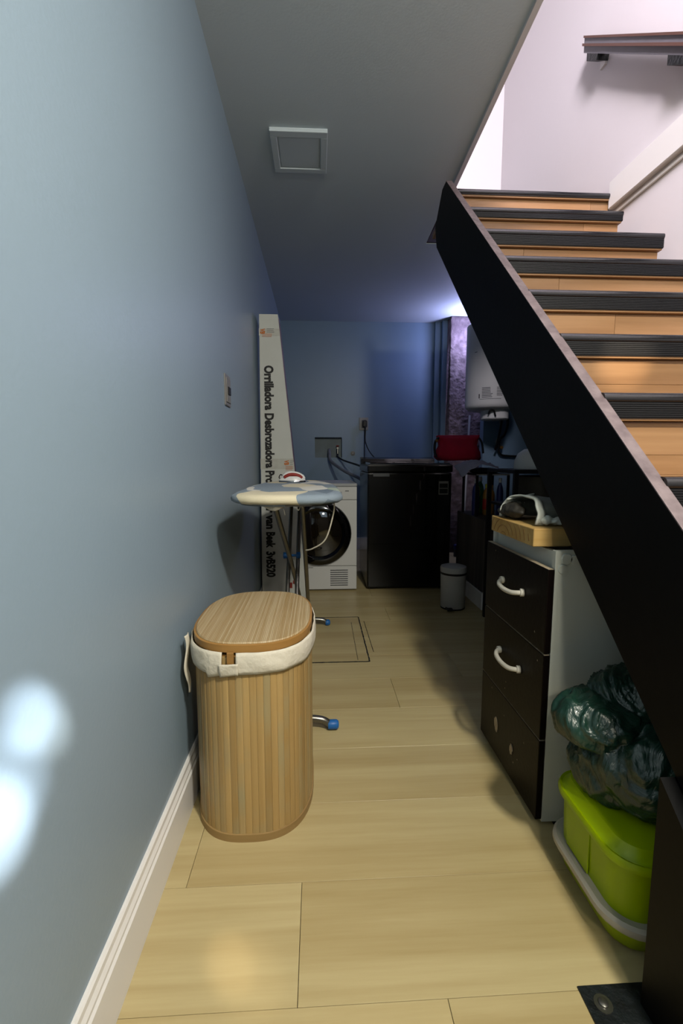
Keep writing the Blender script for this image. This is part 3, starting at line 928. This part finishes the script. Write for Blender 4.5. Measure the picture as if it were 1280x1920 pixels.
MB().lathe([(.006, -.170), (.006, -.085)], (0, 2.19, .585), 10, 'x').lathe([(.016, -.168), (.016, -.150)], (0, 2.19, .585), 12, 'x').lathe([(.016, -.105), (.016, -.086)], (0, 2.19, .585), 12, 'x').build('pivot', 'blue_plastic', ib, True)
MB().tube([(.062, 1.72, bz - .045), (.060, 1.73, bz - .085), (.030, 1.76, bz - .19), (-.02, 1.80, bz - .235), (-.05, 1.84, bz - .25)], .003, 6, 8).build('cord', 'cream_cloth', ib, 'all')
sheet(lambda u, v: Vector((-.20 + .09 * u, 1.585 + .012 * math.sin(u * 7), bz - .036 - (.022 * math.sin(u * PI)) * v)), 14, 4, .002, 'cover_hem', 'cream_cloth', ib)
MB().tube([(-.125, 1.60, bz - .04), (-.118, 1.597, bz - .06), (-.115, 1.60, bz - .075)], .0016, 5, 4).tube([(-.075, 1.60, bz - .04), (-.068, 1.597, bz - .058), (-.06, 1.60, bz - .04)], .0016, 5, 4).build('loose_threads', 'cream_cloth', ib)

# ------------------------------------------------------------------ clothes iron on the board
ir = thing('clothes_iron', 'white clothes iron with dark red tank lying on the ironing board', 'iron', (-.13, 2.42, bz))
def iron_ring(k, z, s0=0):
    P = []
    for i in range(32):
        a = 2 * PI * i / 32
        x = math.cos(a); y = math.sin(a)
        P.append((-.135 + (x * .105) * k + (0.02 * (1 - k)), 2.42 + y * .050 * k * (1 - .45 * max(0, -x)), z))
    return P
MB().rings([iron_ring(1, bz + .002), iron_ring(1.0, bz + .010), iron_ring(.97, bz + .013)]).build('soleplate', 'chrome', ir, True)
MB().rings([iron_ring(.97, bz + .013), iron_ring(.93, bz + .024), iron_ring(.84, bz + .036), iron_ring(.70, bz + .044)]).build('body', 'appliance_white', ir, True)
MB().tube([(-.205, 2.42, bz + .030), (-.19, 2.42, bz + .052), (-.15, 2.42, bz + .066), (-.10, 2.42, bz + .062), (-.06, 2.42, bz + .044), (-.045, 2.42, bz + .022)], .015, 12, 6).build('handle', 'appliance_white', ir, 'all')
MB().tube([(-.195, 2.400, bz + .036), (-.16, 2.398, bz + .053), (-.12, 2.397, bz + .056), (-.08, 2.398, bz + .046), (-.06, 2.40, bz + .03)], .013, 10, 6).build('water_tank', 'print_red', ir, 'all')
MB().tube([(-.200, 2.42, bz + .04), (-.225, 2.43, bz + .055), (-.24, 2.46, bz + .03), (-.21, 2.52, bz + .006)], .004, 8, 6).build('cord', 'cable_black', ir, 'all')

ir.scale = (.68, .8, .72)

# ------------------------------------------------------------------ pedal bin
pb = thing('pedal_bin', 'small white scuffed pedal bin with black band', 'bin', (.957, 3.10, 0))
cxy = (.957, 3.11, 0)
MB().lathe([(.0, .004), (.080, .004), (.084, .010), (.089, .248)], cxy, 36, cap=False).build('body', 'bin_white', pb, True)
MB().lathe([(.0905, .247), (.0905, .262)], cxy, 36).build('band', 'cable_black', pb, True)
MB().lathe([(.091, .262), (.092, .286), (.088, .300), (.070, .306), (0, .309)], cxy, 36, cap=False).build('lid', 'bin_white', pb, True)
MB().box(.885, .93, 2.985, 3.035, .012, .022, .003).box(.89, .90, 3.02, 3.06, .010, .02).build('pedal', 'black_steel', pb)
MB().lathe([(.085, 0), (.085, .010)], cxy, 36).build('base', 'cable_black', pb, True)

# ------------------------------------------------------------------ drawer cabinet
cx0, cx1, cya, cyb, ctop = .636, 1.08, 1.166, 1.602, .806
cab = thing('drawer_cabinet', 'worn white cabinet with three dark brown drawers under the stairs', 'cabinet', (.85, 1.38, 0))
MB().box(cx0, cx1, cya, cya + .018, .014, ctop, .0008).build('side_panel', 'laminate_white', cab)
MB().box(cx0, cx1, cyb - .018, cyb, .014, ctop, .0008).build('side_panel', 'laminate_white', cab)
MB().box(cx1 - .012, cx1, cya + .018, cyb - .018, .014, ctop).build('back_panel', 'laminate_white', cab)
MB().box(cx0 + .004, cx1 - .012, cya + .018, cyb - .018, .04, .058).build('bottom_panel', 'laminate_white', cab)
MB().box(cx0 + .012, cx0 + .028, cya + .018, cyb - .018, .745, ctop - .008).build('front_rail', 'laminate_white', cab)
MB().box(cx0 + .04, cx1 - .01, cya + .005, cyb - .005, 0, .014).build('toe_kick', 'black_board', cab)
MB().lathe([(.014, cya - .004), (.016, cya - .001), (.016, cya)], (cx0 + .030, 0, ctop - .022), 14, 'y').lathe([(.012, cya - .004), (.013, cya)], (cx0 + .020, 0, ctop - .050), 14, 'y').lathe([(.012, cya - .004), (.013, cya)], (cx0 + .052, 0, ctop - .024), 14, 'y').build('cover_caps', 'laminate_white', cab, True)
zs = [.758, .517, .266, .022]
for i in range(3):
    za, zb = zs[i + 1] + .0025, zs[i] - .0025
    d = MB().box(cx0 - .020, cx0 - .002, cya - .002, cyb + .002, za, zb, .002, 2).build('drawer', 'drawer_brown', cab)
    MB().box(cx0 - .018, cx0 - .003, cya, cyb, zb - .0005, zb + .0006).build('top_edge', 'drawer_core', d)
    if i < 2:
        zc = (.640, .398)[i]
        ya_, yb2 = 1.300, 1.450
        fx = cx0 - .020
        pts = [(fx, ya_, zc + .012), (fx - .014, ya_ + .006, zc + .010), (fx - .026, ya_ + .03, zc + .005), (fx - .029, (ya_ + yb2) / 2, zc + .002), (fx - .026, yb2 - .03, zc + .005), (fx - .014, yb2 - .006, zc + .010), (fx, yb2, zc + .012)]
        MB().tube(pts, .0075, 10, 6).tube([(fx - .0, ya_, zc + .012), (fx - .010, ya_ + .002, zc + .012)], .012, 10).tube([(fx - .0, yb2, zc + .012), (fx - .010, yb2 - .002, zc + .012)], .012, 10).build('handle', 'handle_cream', d, 'all')
    else:
        for (yc_, zc_, s_) in ((1.460, .135, 1.0), (1.335, .125, .7)):
            bm = bmesh.new()
            pts = []
            for q in range(14):
                a = 2 * PI * q / 14
                r = .016 * s_ * (1 + .55 * noise.noise((q * 1.7, s_ * 9, 4)))
                pts.append((yc_ + r * math.cos(a) * .8, zc_ + r * math.sin(a) * 1.6))
            MB().prism(pts, 'x', cx0 - .0225, cx0 - .0198).build('chipped_patch', 'drawer_core', d)
    for q in range(5):
        yq, zq = random.uniform(cya + .02, cyb - .02), random.uniform(za + .02, zb - .02)
        if i == 2 or q < 3:
            MB().prism([(yq, zq), (yq + .003, zq + .001), (yq + .002, zq + .005)], 'x', cx0 - .0205, cx0 - .0198).build('scratch', 'drawer_core', d)

o = thing('wood_block', 'thick sawn pine board lying across the top of the drawer cabinet', 'board', (.83, 1.38, ctop))
MB().box(.600, 1.03, 1.222, 1.530, ctop + .001, ctop + .052, .002).build('board', 'pine', o)
rg_ = MB()
for i in range(9):   # end-grain rings
    r0 = .018 + i * .021
    pts = []
    for s_ in (0, 1):
        seq = [PI * t / 22 for t in range(23)]
        arc = [(1.43 - (r0 + s_ * .003) * 1.25 * math.cos(a), ctop - .008 + (r0 + s_ * .003) * math.sin(a)) for a in seq]
        pts.append([p for p in arc if 1.224 < p[0] < 1.528 and ctop + .003 < p[1] < ctop + .050])
    if len(pts[0]) < 2: continue
    # split where the arc leaves the end face
    for side in (lambda p: p[0] < 1.43, lambda p: p[0] >= 1.43):
        A = [p for p in pts[0] if side(p)]; B = [p for p in pts[1] if side(p)]
        if len(A) > 1 and len(B) > 1:
            rg_.prism(A + B[::-1], 'x', .5992, .6004)
rg_.build('end_grain', 'bamboo_rim', o)
bzb = ctop + .053

pk = thing('paper_bag', 'crumpled white and grey paper bag lying open on the pine board', 'bag', (.72, 1.36, bzb))
def arch(u, v, r=1.0, dx=0):
    # u along x (opening at u=0), v across the arch
    a = PI * v
    k = 1 - .25 * u
    y = 1.375 - .105 * math.cos(a) * k * r + .03 * u
    z = bzb + .004 + (.074 * (math.sin(a) ** .55) * (1 - .18 * u) + .006 * noise.noise((u * 6, v * 5, 2))) * r
    x = .622 + .26 * u + .022 * math.sin(a * 1.0 + .4) * (1 - u) + .006 * noise.noise((v * 8, 1, 4)) + dx
    return Vector((x, y, z))
sheet(lambda u, v: arch(u, v), 22, 30, .003, 'sheet', 'paper_grey', pk)
sheet(lambda u, v: arch(.10 * u - .02, v, 1.05) + Vector((-.002, -.002, 0)), 3, 30, .005, 'hem', 'paper_white', pk)
sheet(lambda u, v: Vector((.612 + .09 * u + .01 * v, 1.44 + .035 * v, bzb + .082 - .018 * (1 - u) - .03 * v * v + .004 * noise.noise((u * 9, v * 9, 1)))), 10, 8, .004, 'turned_flap', 'paper_white', pk)
blob([((.66, 1.27, bzb + .016), (.022, .014, .014)), ((.69, 1.265, bzb + .014), (.024, .012, .012))], .004, 'crumpled_corner', 'paper_white', pk, lambda c_, n_: c_ + n_ * .004 * noise.noise(c_ * 90))
blob([((.632, 1.43, bzb + .028), (.026, .07, .026)), ((.635, 1.49, bzb + .018), (.03, .035, .016))], .006, 'plastic_wrap', 'tub_brown', pk, lambda c_, n_: c_ + n_ * .006 * noise.noise(c_ * 60))

# ------------------------------------------------------------------ lime litter box and green bag
lb = thing('lime_storage_box', 'lime green lidded plastic box with beige rim at its base', 'box', (.80, .95, 0))
def rr_ring(d, z, y1=1.112, y0=.79, x0=.604, x1=1.05, r=.085):
    return [(x, y, z) for x, y in rrect(x0 + d, x1 - d, y0 + d, y1 - d, max(.01, r - d), 8)]
MB().rings([rr_ring(.040, .002), rr_ring(.028, .012), rr_ring(.012, .062)]).build('tray', 'lime_plastic', lb, True)
MB().rings([rr_ring(.022, .058), rr_ring(.004, .060), rr_ring(0, .068), rr_ring(.001, .078), rr_ring(.008, .084), rr_ring(.020, .080)], cap=True).build('rim', 'beige_plastic', lb, True)
MB().rings([rr_ring(.026, .07), rr_ring(.021, .205)]).build('box_body', 'lime_plastic', lb, True)
MB().rings([rr_ring(.018, .200), rr_ring(.008, .203), rr_ring(.006, .214), rr_ring(.010, .222), rr_ring(.016, .220), rr_ring(.024, .226), rr_ring(.034, .243), rr_ring(.050, .248)]).build('lid', 'lime_plastic', lb, True)
MB().box(.6235, .627, .93, 1.02, .085, .190, .001).build('side_panel', 'lime_plastic', lb)

def bagdisp(c_, n_):
    ap_ = Vector((.80, 1.0, .47))
    d = c_ - ap_
    ang = math.atan2(d.z * .8, d.x) + d.y * 6
    r = d.length
    f_ = min(1, r / .10)
    rid = lambda p: 1 - 2 * abs(noise.noise(p))
    w_ = rid(Vector((ang * 5.5, r * 7, 1))) * .010 * f_ + rid(Vector((ang * 13, r * 10, 5))) * .005 * f_
    w_ += rid(c_ * 17) * .006 + rid(c_ * 38) * .003 + noise.noise(c_ * 6) * .014
    q_ = c_ + n_ * (w_ - .008)
    q_.z = max(q_.z, .2515)
    return q_
gb = thing('rubbish_bag', 'dark green knotted rubbish bag resting on the lime green box', 'rubbish bag', (.83, .97, .25))
blob([((.83, .945, .345), (.185, .125, .115)), ((.72, 1.00, .315), (.090, .10, .09)), ((.90, .94, .40), (.13, .12, .15)), ((.685, 1.005, .425), (.105, .085, .060)), ((.78, 1.02, .47), (.11, .085, .07)), ((.86, 1.03, .53), (.08, .06, .06))], .0048, 'film', 'green_film', gb, bagdisp)

# ------------------------------------------------------------------ water heater
wh = thing('water_heater', 'white cylindrical water heater hung on the dark blue wall', 'water heater', (1.66, 4.40, 1.49))
hc = (1.662, 4.40, 0); hr_ = .232
MB().lathe([(.0, 1.508), (.15, 1.512), (.205, 1.522), (.226, 1.540), (hr_, 1.565), (hr_, 2.30), (.20, 2.34), (0, 2.35)], hc, 56, cap=False).build('tank', 'heater_white', wh, True)
MB().lathe([(.0, 1.425), (.118, 1.425), (.128, 1.435), (.130, 1.515)], (1.70, 4.37, 0), 40, cap=False).build('bottom_cover', 'heater_white', wh, True)
def hstrip(m_, a0, a1, z0, z1, r=hr_ + .0006):
    n_ = 6; A = []; B = []
    for i in range(n_ + 1):
        a = a0 + (a1 - a0) * i / n_
        A.append((hc[0] + r * math.cos(a), hc[1] + r * math.sin(a), z0)); B.append((hc[0] + r * math.cos(a), hc[1] + r * math.sin(a), z1))
    V = [m_.bm.verts.new(p) for p in A]; W = [m_.bm.verts.new(p) for p in B]
    for i in range(n_):
        m_.bm.faces.new((V[i], V[i + 1], W[i + 1], W[i]))
m_ = MB()
for i in range(7):
    z = 1.70 - i * .014
    hstrip(m_, -2.25, -1.80 - random.uniform(0, .15), z, z + .006)
for i in range(6):
    z = 1.70 - i * .014
    hstrip(m_, -1.68, -1.35 - random.uniform(0, .1), z, z + .006)
hstrip(m_, -2.38, -2.33, 1.61, 1.65); hstrip(m_, -2.35, -1.5, 1.60, 1.604); hstrip(m_, -2.62, -2.50, 2.03, 2.036)
m_.build('printed_label', 'print_grey', wh)
MB().tube([(1.60, 4.26, 1.47), (1.605, 4.24, 1.50), (1.64, 4.235, 1.50), (1.66, 4.24, 1.45)], .008, 8, 6).build('cable', 'cable_black', wh, 'all')
MB().tube([(1.80, 4.42, 1.50), (1.80, 4.45, 1.38), (1.80, 4.52, 1.22), (1.80, 4.57, 1.15)], .012, 10, 6).build('outlet_pipe', 'cable_black', wh, 'all')
wp = thing('water_pipes', 'thin water pipes and valve on the dark blue wall below the water heater', 'pipes', (1.85, 4.62, 1.1))
MB().tube([(1.925, 4.60, 1.50), (1.93, 4.60, 1.40), (1.90, 4.60, 1.30), (1.86, 4.61, 1.25), (1.85, 4.61, 1.16), (1.88, 4.62, 1.10), (1.96, 4.625, 1.085), (2.1, 4.625, 1.08)], .011, 10, 8).build('pipe', 'cable_black', wp, 'all')
MB().tube([(1.84, 4.60, 1.44), (1.86, 4.60, 1.37), (1.845, 4.60, 1.29), (1.825, 4.61, 1.24), (1.83, 4.615, 1.20)], .006, 8, 8).build('thin_pipe', 'plate_grey', wp, 'all')
MB().lathe([(.016, 4.59), (.018, 4.62), (.010, 4.645)], (1.875, 0, 1.17), 12, 'y').build('valve', 'brass', wp, True)

# broom leaning on the column
bh = thing('broom', 'broom with pale blue-grey handle leaning against the concrete column', 'broom', (1.575, 4.8, 0))
MB().tube([(1.57, 4.80, .12), (1.635, 4.90, 1.52)], .011, 10).build('handle', 'appliance_grey', bh, True)
MB().box(1.47, 1.68, 4.765, 4.815, .075, .135, .01).build('head', 'bottle_blue', bh)
MB().box(1.475, 1.675, 4.77, 4.81, 0.001, .08).build('bristles', 'print_grey', bh)

# ------------------------------------------------------------------ rack on the plinth with bottles
rk = thing('wire_rack', 'black shelf rack standing on the grey plinth', 'rack', (1.27, 3.4, .63))
rx0, rx1, ry0, ry1, rz = 1.16, 1.41, 3.28, 3.60, .945
for xx in (rx0 + .008, rx1 - .008):
    for yy_ in (ry0 + .008, ry1 - .008):
        MB().box(xx - .008, xx + .008, yy_ - .008, yy_ + .008, .63, rz - .012).build('leg', 'rack_black', rk)
MB().box(rx0, rx1, ry0, ry1, rz - .012, rz, .002).build('shelf', 'rack_black', rk)
MB().box(rx0, rx1, ry0 - .002, ry0, rz - .012, rz - .002).build('front_edge', 'plate_grey', rk)
def bottle(x, y, h, r, bm_, cm_, label, lab=None):
    b_ = thing('bottle', label, 'bottle', (x, y, .63), 'bottles on the grey plinth')
    MB().lathe([(0, .6305), (r * .92, .6305), (r, .637), (r, .63 + h * .66), (r * .75, .63 + h * .78), (r * .36, .63 + h * .86), (r * .36, .63 + h * .90)], (x, y, 0), 20, cap=False).build('body', bm_, b_, True)
    MB().lathe([(r * .46, .63 + h * .88), (r * .46, .63 + h * .985), (r * .38, .63 + h), (0, .63 + h)], (x, y, 0), 16).build('cap', cm_, b_, True)
    if lab:
        MB().lathe([(r + .0006, .63 + h * .18), (r + .0006, .63 + h * .52)], (x, y, 0), 20, cap=False).build('label', lab, b_, True)
bottle(1.187, 3.36, .275, .026, 'bottle_blue', 'bottle_white', 'dark blue bottle with white cap on the grey plinth')
bottle(1.215, 3.43, .27, .03, 'bottle_yellow', 'bottle_white', 'yellow-green bottle with white cap on the grey plinth', 'bottle_green')
bottle(1.262, 3.48, .285, .03, 'bottle_green', 'bottle_white', 'green bottle with white cap behind the yellow-green one')
bottle(1.278, 3.38, .235, .028, 'bottle_amber', 'bottle_yellow', 'amber bottle with yellow cap and red label on the grey plinth', 'label_red')
bottle(1.330, 3.42, .225, .026, 'bottle_amber', 'bottle_amber', 'short brown bottle with brown cap on the grey plinth')
bottle(1.372, 3.36, .28, .024, 'bottle_blue', 'bottle_white', 'slim dark blue spray bottle next to the brown bottle')
o = blob([((1.285, 3.45, rz + .018), (.12, .13, .024))], .008, 'folded_cloth', 'navy_cloth', None, lambda c_, n_: Vector((c_.x, c_.y, max(rz + .001, c_.z))) + n_ * .004 * noise.noise(c_ * 30))
for v_ in o.data.vertices: v_.co.z = max(v_.co.z, rz + .001)
tag(o, 'dark navy folded cloth on the black shelf rack', 'cloth')
def pc(u, v):
    # pale cloth draped over the rack, one corner hanging in front
    x = 1.045 + .285 * u
    top = 1.0 + .045 * math.sin(min(1, u * 1.15) * PI * .82)
    z = top - v * (.035 + .10 * max(0, .45 - u) + .03 * (u > .85) * (u - .85) / .15) + .010 * noise.noise((u * 7, v * 4, 1))
    y = 3.46 - .20 * v + .02 * noise.noise((u * 4, v * 3, 7))
    return Vector((x, y, max(z, (.996 if y > 3.30 else .955) if x > 1.12 else .88)))
o = sheet(pc, 26, 14, .003, 'pale_cloth', 'pale_cloth')
tag(o, 'pale lilac crumpled cloth draped below the red bag', 'cloth')
def reddisp(c_, n_):
    return c_ + n_ * (.010 * noise.noise(c_ * 14) + .005 * noise.noise(Vector((c_.x * 12, c_.y * 30, c_.z * 40))))
rbg = thing('red_bag', 'crimson fabric bag slumped on the washing machine and shelf rack', 'bag', (1.13, 3.72, 1.04))
MBt = MB()
def redring(z, x0, x1, y0, y1, sag=0):
    P = []
    for x, y in rrect(x0, x1, y0, y1, min(x1 - x0, y1 - y0) * .45, 6):
        u = (x - x0) / (x1 - x0)
        P.append((x + .006 * noise.noise((x * 30, y * 30, z * 20)), y + .022 * noise.noise((x * 16, 3, z * 26)), z + sag * (4 * (u - .5) ** 2) + .012 * noise.noise((x * 17, z * 9, 5))))
    return P
MBt.rings([redring(1.045, .985, 1.335, 3.62, 3.88), redring(1.062, .965, 1.345, 3.60, 3.90), redring(1.11, .975, 1.335, 3.61, 3.88), redring(1.16, 1.00, 1.31, 3.64, 3.85), redring(1.205, .985, 1.325, 3.68, 3.80, .012), redring(1.232, .975, 1.335, 3.715, 3.765, .016), redring(1.236, .985, 1.325, 3.725, 3.755, .014)])
MBt.build('body', 'red_cloth', rbg, 'all')
MB().tube([(.985, 3.70, 1.225), (.955, 3.69, 1.19), (.948, 3.68, 1.13), (.955, 3.66, 1.07)], .010, 8, 6).tube([(1.325, 3.72, 1.225), (1.345, 3.70, 1.18), (1.35, 3.68, 1.10)], .009, 8, 6).build('strap', 'cable_black', rbg, 'all')
MB().lathe([(.011, 3.682), (.013, 3.690), (.008, 3.698)], (.966, 0, 1.20), 12, 'y').build('buckle', 'brass', rbg, True)

# ------------------------------------------------------------------ black table with basins, behind the cabinet
bt_ = thing('black_table', 'narrow black metal table under the stairs behind the drawer cabinet', 'table', (1.36, 2.72, 0))
MB().box(1.10, 1.60, 2.50, 2.92, .970, .992, .002).build('table_top', 'rack_black', bt_)
MB().box(1.12, 1.58, 2.52, 2.90, .765, .780, .002).build('shelf', 'rack_black', bt_)
for xx in (1.115, 1.585):
    for yy_ in (2.515, 2.905):
        MB().box(xx - .012, xx + .012, yy_ - .012, yy_ + .012, 0, .970).build('leg', 'rack_black', bt_)
o = MB().lathe([(.125, .993), (.127, 1.0), (.122, 1.045), (.105, 1.085), (.07, 1.110), (0, 1.118)], (1.30, 2.66, 0), 36, cap=False).build('white_basin', 'heater_white', smooth=True)
tag(o, 'white round basin upside down on the black table', 'basin')
o = MB().lathe([(0, .781), (.10, .781), (.135, .80), (.150, .90), (.155, .945), (.160, .95), (.150, .95), (.14, .89), (.10, .795), (0, .792)], (1.36, 2.70, 0), 36, cap=False).build('grey_tub', 'tub_brown', smooth=True)
tag(o, 'grey-brown plastic tub on the shelf of the black table', 'tub')
